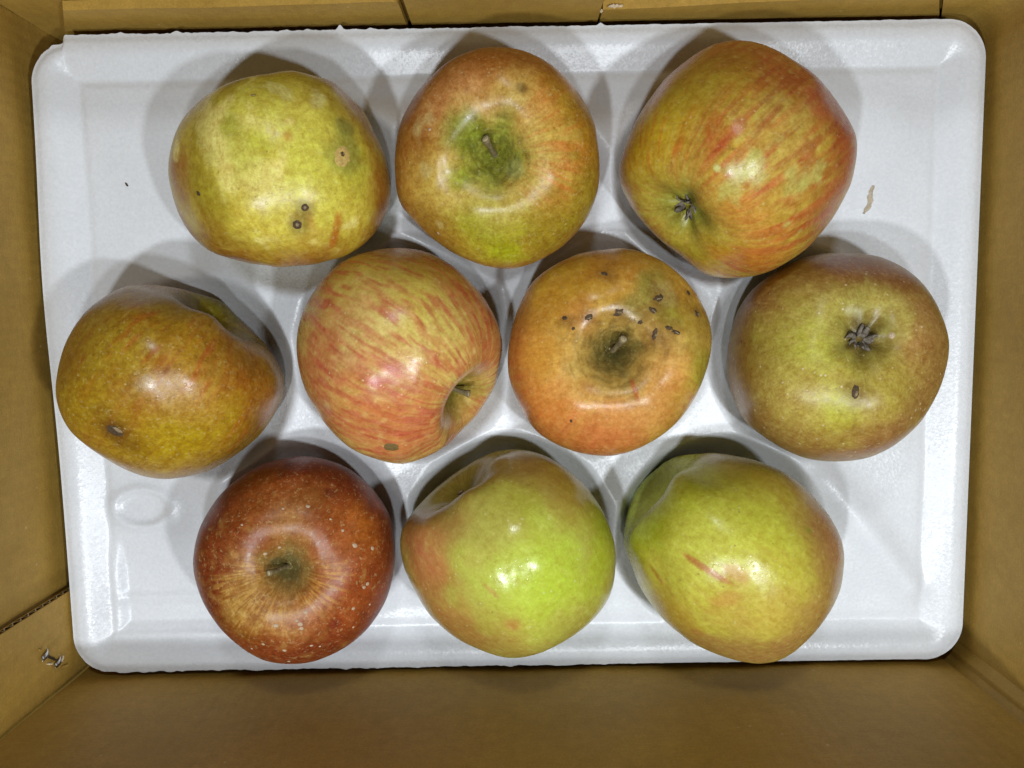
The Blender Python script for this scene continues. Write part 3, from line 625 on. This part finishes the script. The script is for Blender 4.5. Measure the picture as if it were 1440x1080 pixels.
# ------------------------------------------------------------------ foam tray
TW, TH = .42, .2909
def pocket_depths():
    out = {}
    for k, a in A.items():
        b = a.V[:, 2] < .012; V = a.V[b]; r = np.hypot(V[:, 0] - a.c[0], V[:, 1] - a.c[1])
        lo, hi = -.040, -.006
        for _ in range(40):
            m = (lo + hi) / 2
            if (V[:, 2] - bowl(r, m)).min() > 0: lo = m
            else: hi = m
        out[k] = lo
    return out
RP = .0510; ZP = -.0035; ZR = .0050
def bowl(r, zb): return zb + (ZR - zb) * np.clip(r / RP, 0, 1.6) ** 2.3
ZB = pocket_depths()
def inset(x, y, w=TW, h=TH, r=.017):
    """distance inside the rounded outline"""
    qx = np.abs(x) - (w / 2 - r); qy = np.abs(y) - (h / 2 - r)
    return -(np.hypot(np.maximum(qx, 0), np.maximum(qy, 0)) + np.minimum(np.maximum(qx, qy), 0) - r)
def smin(a, b, k):
    h = np.clip(.5 + .5 * (b - a) / k, 0, 1); return b + (a - b) * h - k * h * (1 - h)
def tray_height(x, y):
    d = inset(x, y)
    z = np.full_like(x, ZP)
    # raised rim with a soft crest, falling inward to the tray floor, with a shallow groove
    rim = .0042 * (1 - sst(.006, .019, d)) - .0012 * (1 - sst(0, .006, d)) ** 2 - .0007 * np.exp(-((d - .019) / .0022) ** 2)
    z = z + rim
    # ridges between pockets rise a little in the middle of the tray
    S = sum(np.exp(-((x - a.c[0]) ** 2 + (y - a.c[1]) ** 2) / .045 ** 2) for a in A.values())
    z += .0095 * sst(.38, .75, S) * sst(.012, .03, d)
    P = np.stack([x, y, x * 0], -1)
    z += .0011 * fbm(P * 22, 6, 2) * sst(.004, .03, d)
    def pt(px): return unproj(px, ZP)[:2]
    # near left corner: oval emboss, stepped corner pad
    c = pt((201, 714)); e = np.hypot((x - c[0]) / .0135, (y - c[1]) / .0088); z += .0011 * np.exp(-((e - 1) / .28) ** 2) - .0006 * (1 - sst(.7, 1, e))
    a0 = pt((152, 640)); a1 = pt((300, 885))
    dd = np.minimum(x - a0[0], y - a1[1]); mk = sst(-.075, -.10, y) * sst(-.12, -.145, x)
    z += -.0024 * sst(.0, .0045, dd) * mk + .0009 * np.exp(-((dd + .0015) / .0016) ** 2) * mk
    yb = pt((250, 842))[1]; z += .0011 * np.exp(-((y - yb) / .0026) ** 2) * sst(-.125, -.14, x) * sst(pt((165, 842))[0] - .004, pt((180, 842))[0], x)
    # near right corner: diagonal ridge
    p, q = pt((1150, 660)), pt((1278, 822)); t = np.clip(((x - p[0]) * (q[0] - p[0]) + (y - p[1]) * (q[1] - p[1])) / ((q - p) ** 2).sum(), 0, 1)
    dl = np.hypot(x - p[0] - t * (q[0] - p[0]), y - p[1] - t * (q[1] - p[1])); sg = np.sign((x - p[0]) * (q[1] - p[1]) - (y - p[1]) * (q[0] - p[0]))
    z += .0034 * np.exp(-(dl / .0080) ** 2) * np.where(np.hypot(x - A[10].c[0], y - A[10].c[1]) > .03, 1, 0)
    # near and far pads keep flat corners
    for k, a in A.items():
        r = np.hypot(x - a.c[0], (y - a.c[1] - .0015))
        th = np.arctan2(y - a.c[1], x - a.c[0])
        z = np.minimum(z, smin(z, bowl(np.hypot(x - a.c[0], y - a.c[1]), ZB[k]), .0035))
    return z
nu, nv = 620, 440
U, Vv = np.meshgrid(np.linspace(-1, 1, nu), np.linspace(-1, 1, nv), indexing='ij')
x = U * TW / 2; y = Vv * TH / 2; r = .017
qx = np.abs(x) - (TW / 2 - r); qy = np.abs(y) - (TH / 2 - r); cz = (qx > 0) & (qy > 0)
mx = np.maximum(qx, qy); nn = np.hypot(qx, qy) + 1e-9
f = np.where(cz, mx / nn, 1); xs_ = np.where(cz, np.sign(x) * (TW / 2 - r + qx * f), x); ys_ = np.where(cz, np.sign(y) * (TH / 2 - r + qy * f), y)
x, y = xs_, ys_
z = tray_height(x, y)
d = inset(x, y); edge = 1 - sst(0, .012, d)
# ragged hot-cut edges along the long sides, bowed left side, notch at the far left corner
ln = np.stack([x * 1.0, y * 1.0, x * 0], -1)
rag = fbm(ln * 300, 3, 3) * .00055 + np.maximum(fbm(ln * 120, 5, 2), .12) * .0016
tight = 1 - sst(0, .0016, d)
xr_ = sst(.09, -.05, x)
y = y + tight * rag * np.where(y > 0, .9, -.8) * (np.abs(y) > TH / 2 - .006) * (.25 + .75 * xr_)
x = x - edge * .0021 * np.exp(-((y - .035) / .055) ** 2) * (x < -.15)
xn = unproj((88, 50), 0)[0]
y = y - 1.0 * edge * .0034 * sst(xn + .0005, xn - .0005, x) * (y > 0) * sst(.11, .135, y)
bxs = [(478, .0022), (845, .0012), (520, .0008)]
for px, hgt in bxs:
    bx0 = unproj((px, 45), 0)[0]; y = y + tight * hgt * np.exp(-((x - bx0) / .0012) ** 2) * (y > 0)
top = np.stack([x, y, z], -1).reshape(-1, 3)
bot = top.copy(); bot[:, 2] -= .0030
o = nu * nv; idx = np.arange(o).reshape(nu, nv)
rimi = np.concatenate([idx[:, 0], idx[-1, 1:], idx[::-1, -1][1:], idx[0, ::-1][1:-1]]); r2 = np.roll(rimi, -1)
midv = (top[rimi] + bot[rimi]) / 2
TV = np.concatenate([top, bot]); TF = np.concatenate([grid_faces(nu, nv), grid_faces(nu, nv, o)[:, ::-1], np.stack([rimi, r2, r2 + o, rimi + o][::-1], -1)])
TO = np.array([0, 0, min(ZB.values()) - .003])
tray = mesh_obj('foam_tray', TV, TF, FOAM, None, True, TO); tray.location = TO
tray.data.set_sharp_from_angle(angle=math.radians(60))
tray['label'] = 'white moulded foam tray with round pockets lying in the cardboard box'; tray['category'] = 'tray'

# ------------------------------------------------------------------ apple objects
LAB = {
1: 'yellow green apple with two dark pinholes and an orange ringed spot',
2: 'orange tan apple with wide green stem hollow facing up and scarlet streaks beside it',
3: 'tall red streaked yellow apple with its withered flower end showing',
4: 'ochre brown apple with one oval brown scar and a folded stem dip',
5: 'pink and cream streaked apple lying on its side with round olive spot',
6: 'orange apple with many small dark scabs around its upturned stem hollow',
7: 'dull olive brown apple with shrivelled flower end and one small scar facing up',
8: 'dark red apple with pale golden russet splashes around its stem',
9: 'lime green apple with red blush cheek, stem hollow half hidden on its side',
10: 'yellow green apple with a long thin pink scratch line across its side',
}
MATP = {1: (.30, .35, (.56, .5, .25), .62), 2: (.31, .4, (.55, .45, .25), .72), 3: (.28, .35, (.6, .52, .25), .6), 4: (.28, .5, (.5, .38, .16), .75), 5: (.27, .5, (.68, .54, .26), .5),
        6: (.27, .35, (.62, .48, .24), .55), 7: (.34, .8, (.62, .5, .3), .65), 8: (.38, .32, (.50, .36, .22), .85), 9: (.20, .5, (.55, .56, .25), .34), 10: (.27, .4, (.6, .58, .25), .42)}
BASE = {}
TINT = {8: (.74, .74, .55), 4: (.86, .9, .62), 9: (.94, .95, .85), 10: (.95, .98, .78), 1: (1.0, .98, .72), 6: (.95, .98, .78), 2: (.9, .98, .68), 3: (.94, .96, .72), 5: (.98, 1.02, .88), 7: (.92, .96, .72)}   # skin albedo balance
for k, a in A.items():
    b = a.V[np.argmin(a.V[:, 2])]; BASE[k] = b
    root = empty('apple', b, LAB[k], 'apple', 'ten apples in the foam tray'); a.root = root
    m = apple_material('apple_skin', MATP[k][0], MATP[k][1], MATP[k][2], MATP[k][3], k)
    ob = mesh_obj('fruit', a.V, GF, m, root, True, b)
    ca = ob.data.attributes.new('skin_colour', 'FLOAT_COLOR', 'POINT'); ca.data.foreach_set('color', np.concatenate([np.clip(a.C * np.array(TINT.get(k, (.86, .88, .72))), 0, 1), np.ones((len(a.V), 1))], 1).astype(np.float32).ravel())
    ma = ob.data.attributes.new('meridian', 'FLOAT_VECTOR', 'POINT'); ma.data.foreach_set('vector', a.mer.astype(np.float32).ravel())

def stem(k, length, bend, rad=.0012, tip=True):
    a = A[k]; bl = a.M @ (RM @ np.array([bend[0], -bend[1], 0.0])); bend = bl[:2]; R = a.R; n = 9; t = np.linspace(0, 1, n); z0 = a.zstem - .02
    path = np.stack([bend[0] * t ** 1.5, bend[1] * t ** 1.5, z0 + length * t], -1)
    rr = (rad / R) * (1.15 - .35 * np.sin(math.pi * t * .9) + .35 * t ** 6)
    V, fs = tube(path, rr, 10); W = a.world(V)
    s = mesh_obj('stem', W, fs, STEM, a.root, True, BASE[k])
    if tip:
        e = path[-1]; dd = path[-1] - path[-2]; V, fs = tube([e - dd * .1, e + dd * .12], [rr[-1] * .82, rr[-1] * .7], 10)
        mesh_obj('stem_tip', a.world(V), fs, STEMTIP, s, True, BASE[k])
stem(2, .24, (-.07, -.13), .0014); stem(5, .26, (.04, -.04)); stem(6, .28, (.07, -.10), .0013); stem(8, .30, (-.16, .04), .0012); stem(9, .12, (0, 0)); stem(4, .2, (0, 0)); stem(10, .2, (0, 0)); stem(1, .2, (0, 0))

def calyx(k, size=.11, seed=0):
    a = A[k]; r = np.random.RandomState(seed + k); z0 = a.zcal + .015
    V, fs = tube([(0, 0, z0 + .05), (0, 0, z0 - .004), (0, 0, z0 - .012)], [.05, .055, .04], 12)
    c = mesh_obj('calyx', a.world(V), fs, SEPAL, a.root, True, BASE[k])
    for i in range(10):
        th = 2 * math.pi * i / 10 + r.uniform(-.3, .3); L = size * r.uniform(.5, 1.25); w = .030 * r.uniform(.7, 1.3); V = []
        tw = r.uniform(-.8, .8); n = 7; curl = r.uniform(.1, 1.5)
        for q in range(n):
            t = q / (n - 1); rad = .03 + L * t * (1 - .25 * curl * t); h = -.075 * math.sin(t * 2.2) * curl - .01
            ww = w * (1 - t) ** .6 + .002; u = np.array([math.cos(th + tw * t), math.sin(th + tw * t), 0]); s_ = np.array([-u[1], u[0], .5 * math.sin(3 * t + i)])
            c0 = u * rad + np.array([0, 0, z0 + h])
            V += [c0 - s_ * ww, c0 + np.array([0, 0, -.012]), c0 + s_ * ww, c0 + np.array([0, 0, .004])]
        fs = [list(f) for f in grid_faces(n, 4, 0, True)] + [[0, 1, 2, 3], [4 * n - 1, 4 * n - 2, 4 * n - 3, 4 * n - 4]]
        mesh_obj('sepal', a.world(V), fs, SEPAL, c, True, BASE[k])
calyx(3, .13, 1); calyx(7, .13, 2)

def scab(k, px, rx, ry=None, ang=0, m=SCAB, name='scab', h=.00035, seed=0, rough=.10):
    """small crusty patch standing proud of the skin; sizes in photo pixels"""
    a = A[k]; ry = ry or rx; i = a.at(px); p = a.V[i]; n = a.N[i]
    ex = RM @ np.array([math.cos(ang), -math.sin(ang), 0]); ex = ex - n * (ex @ n); ex /= np.linalg.norm(ex); ey = np.cross(n, ex)
    d = pray(px); p = CAM + d * (((p - CAM) @ n) / (d @ n))                # exact spot on the local tangent plane
    r = np.random.RandomState(seed + int(px[0]) * 7 + int(px[1])); nr, na = 4, 16; V = []
    wob = 1 + rough * np.array([math.sin(2 * t + r.rand() * 6) * .5 + r.uniform(-.6, .6) for t in np.linspace(0, 2 * math.pi, na, endpoint=False)])
    for q in range(nr + 1):
        f = q / nr
        for j in range(na):
            t = 2 * math.pi * j / na; u = rx * .0003 * f * math.cos(t) * wob[j]; v = ry * .0003 * f * math.sin(t) * wob[j]
            hh = .45 * h * (1 - f ** 3) * (1 + .9 * r.uniform(-1, 1) * (f > .1)) - .00012 * (f == 1) - (u * u + v * v) / (2 * a.R)
            V.append(p + ex * u + ey * v + n * (hh + .00006))
    ob = mesh_obj(name, V, [list(f) for f in grid_faces(nr + 1, na, 0, True)], m, a.root, True, BASE[k])
    return ob
# 1: ringed spot and pinholes
SPOT = plain('orange_cork', (.50, .34, .10), .6, .3); GREY = plain('grey_cork', (.26, .19, .105), .85, .3); OLIVE = plain('olive_spot', (.17, .11, .035), .5, .4)
scab(1, (481, 220), 11, 15, .2, SPOT, 'cork_spot', .0003); scab(1, (481, 217), 4, 4.5, 0, SCAB, h=.0006)
for p, q in (((418, 316), 6.5), ((429, 292), 5)): scab(1, p, q, q, 0, SCAB, h=.0003); scab(1, p, q * .45, q * .45, 0, GREY, 'cork_spot', .0006)
scab(1, (279, 272), 5, 3, .3, SCAB)
# 4: oval scar
scab(4, (162, 606), 15, 8, .85, SCAB, h=.0004); scab(4, (165, 604), 8, 2.5, .9, GREY, 'cork_spot', .0008)
# 5
scab(5, (550, 629), 10, 9, .1, OLIVE, 'round_spot', .0003)
# 6: cluster of scabs
for px, rx, ry, an in (((926, 419), 8, 5, -.5), ((918, 436), 7, 3.5, .6), ((870, 438), 7, 4, -.1), ((868, 443), 6, 2, 0), ((828, 446), 6, 4, -.5), ((794, 447), 4, 3, 0), ((921, 470), 4, 7, .1), ((940, 461), 5, 3.5, .3), ((951, 467), 7, 3.5, .2), ((980, 441), 4.5, 5.5, 0), ((968, 412), 3.5, 5, .2), ((850, 385), 5, 3, .4), ((900, 453), 3, 3, 0), ((806, 462), 2.5, 2.5, 0), ((803, 592), 2, 3, 0)):
    scab(6, px, rx, ry, an, SCAB, h=.0004, rough=.36)
    if rx + ry > 9: scab(6, (px[0] + 1, px[1] + 1), rx * .6, ry * .3, an + .2, GREY, 'cork_spot', .0007)
# 7
scab(7, (1203, 551), 5, 9, .1, SCAB, h=.0004); scab(7, (1204, 554), 2, 5, .3, GREY, 'cork_spot', .0008); scab(7, (1254, 472), 4, 4, 0, PALE, 'wax_fleck', .0005)
# 8: raised corky pores
for px, q in (((433, 712), 3), ((499, 767), 4), ((524, 771), 3.5), ((398, 715), 2), ((388, 880), 3.5), ((422, 878), 3.5), ((424, 884), 3), ((417, 873), 2.5), ((430, 861), 3), ((370, 906), 2.5), ((354, 912), 2), ((438, 908), 2.5), ((450, 909), 2), ((497, 856), 3), ((497, 882), 2), ((517, 821), 3.5), ((512, 826), 3), ((482, 746), 2.5), ((465, 730), 2), ((340, 738), 2), ((373, 779), 3), ((393, 770), 2.5), ((520, 850), 2), ((406, 930), 2.5), ((400, 915), 3)):
    scab(8, px, q, q * .8, .3, PALE, 'wax_fleck', .0003)
# 1 / 2 flecks
for k, px, q in ((2, (616, 328), 2.5), (2, (604, 182), 2), (1, (356, 134), 3)): scab(k, px, q, q, 0, PALE, 'wax_fleck', .0003)

# ------------------------------------------------------------------ scraps on the tray
def tray_scrap(name, px0, px1, wid, label, cat, m, seed, n=14):
    p0, p1 = unproj(px0, ZP), unproj(px1, ZP); r = np.random.RandomState(seed); V = []
    t = (p1 - p0) / np.linalg.norm(p1 - p0); w = np.array([-t[1], t[0], 0])
    for i in range(n):
        c = p0 + (p1 - p0) * i / (n - 1) + w * wid * .3 * math.sin(i * .45 + seed); k = .3 + .7 * math.sin(math.pi * (i + .6) / (n + .4))
        c[2] = float(tray_height(np.array([c[0]]), np.array([c[1]]))[0])
        a, b = wid * k * r.uniform(.5, 1.1), wid * k * r.uniform(.5, 1.1)
        V += [c - w * a + [0, 0, .0001], c + [0, 0, .0007], c + w * b + [0, 0, .0001], c - [0, 0, .0002]]
    fs = [list(f) for f in grid_faces(n, 4, 0, True)] + [[0, 1, 2, 3], [4 * n - 1, 4 * n - 2, 4 * n - 3, 4 * n - 4]]
    O = np.mean(V, 0); ob = mesh_obj(name, V, fs, m, None, False, O); ob.location = O; ob['label'] = label; ob['category'] = cat
tray_scrap('bark_shred', (1229, 262), (1215, 301), .0016, 'thin curled tan shred lying on the bare foam beside the tall red streaked apple', 'scrap', plain('tan_shred', (.46, .39, .29), .8, .2), 4)
tray_scrap('dirt_speck', (177, 257), (180, 262), .0006, 'tiny dark speck on bare foam beside the yellow green apple with pinholes', 'speck', plain('dark_speck', (.08, .06, .04), .8, .2), 5, 5)
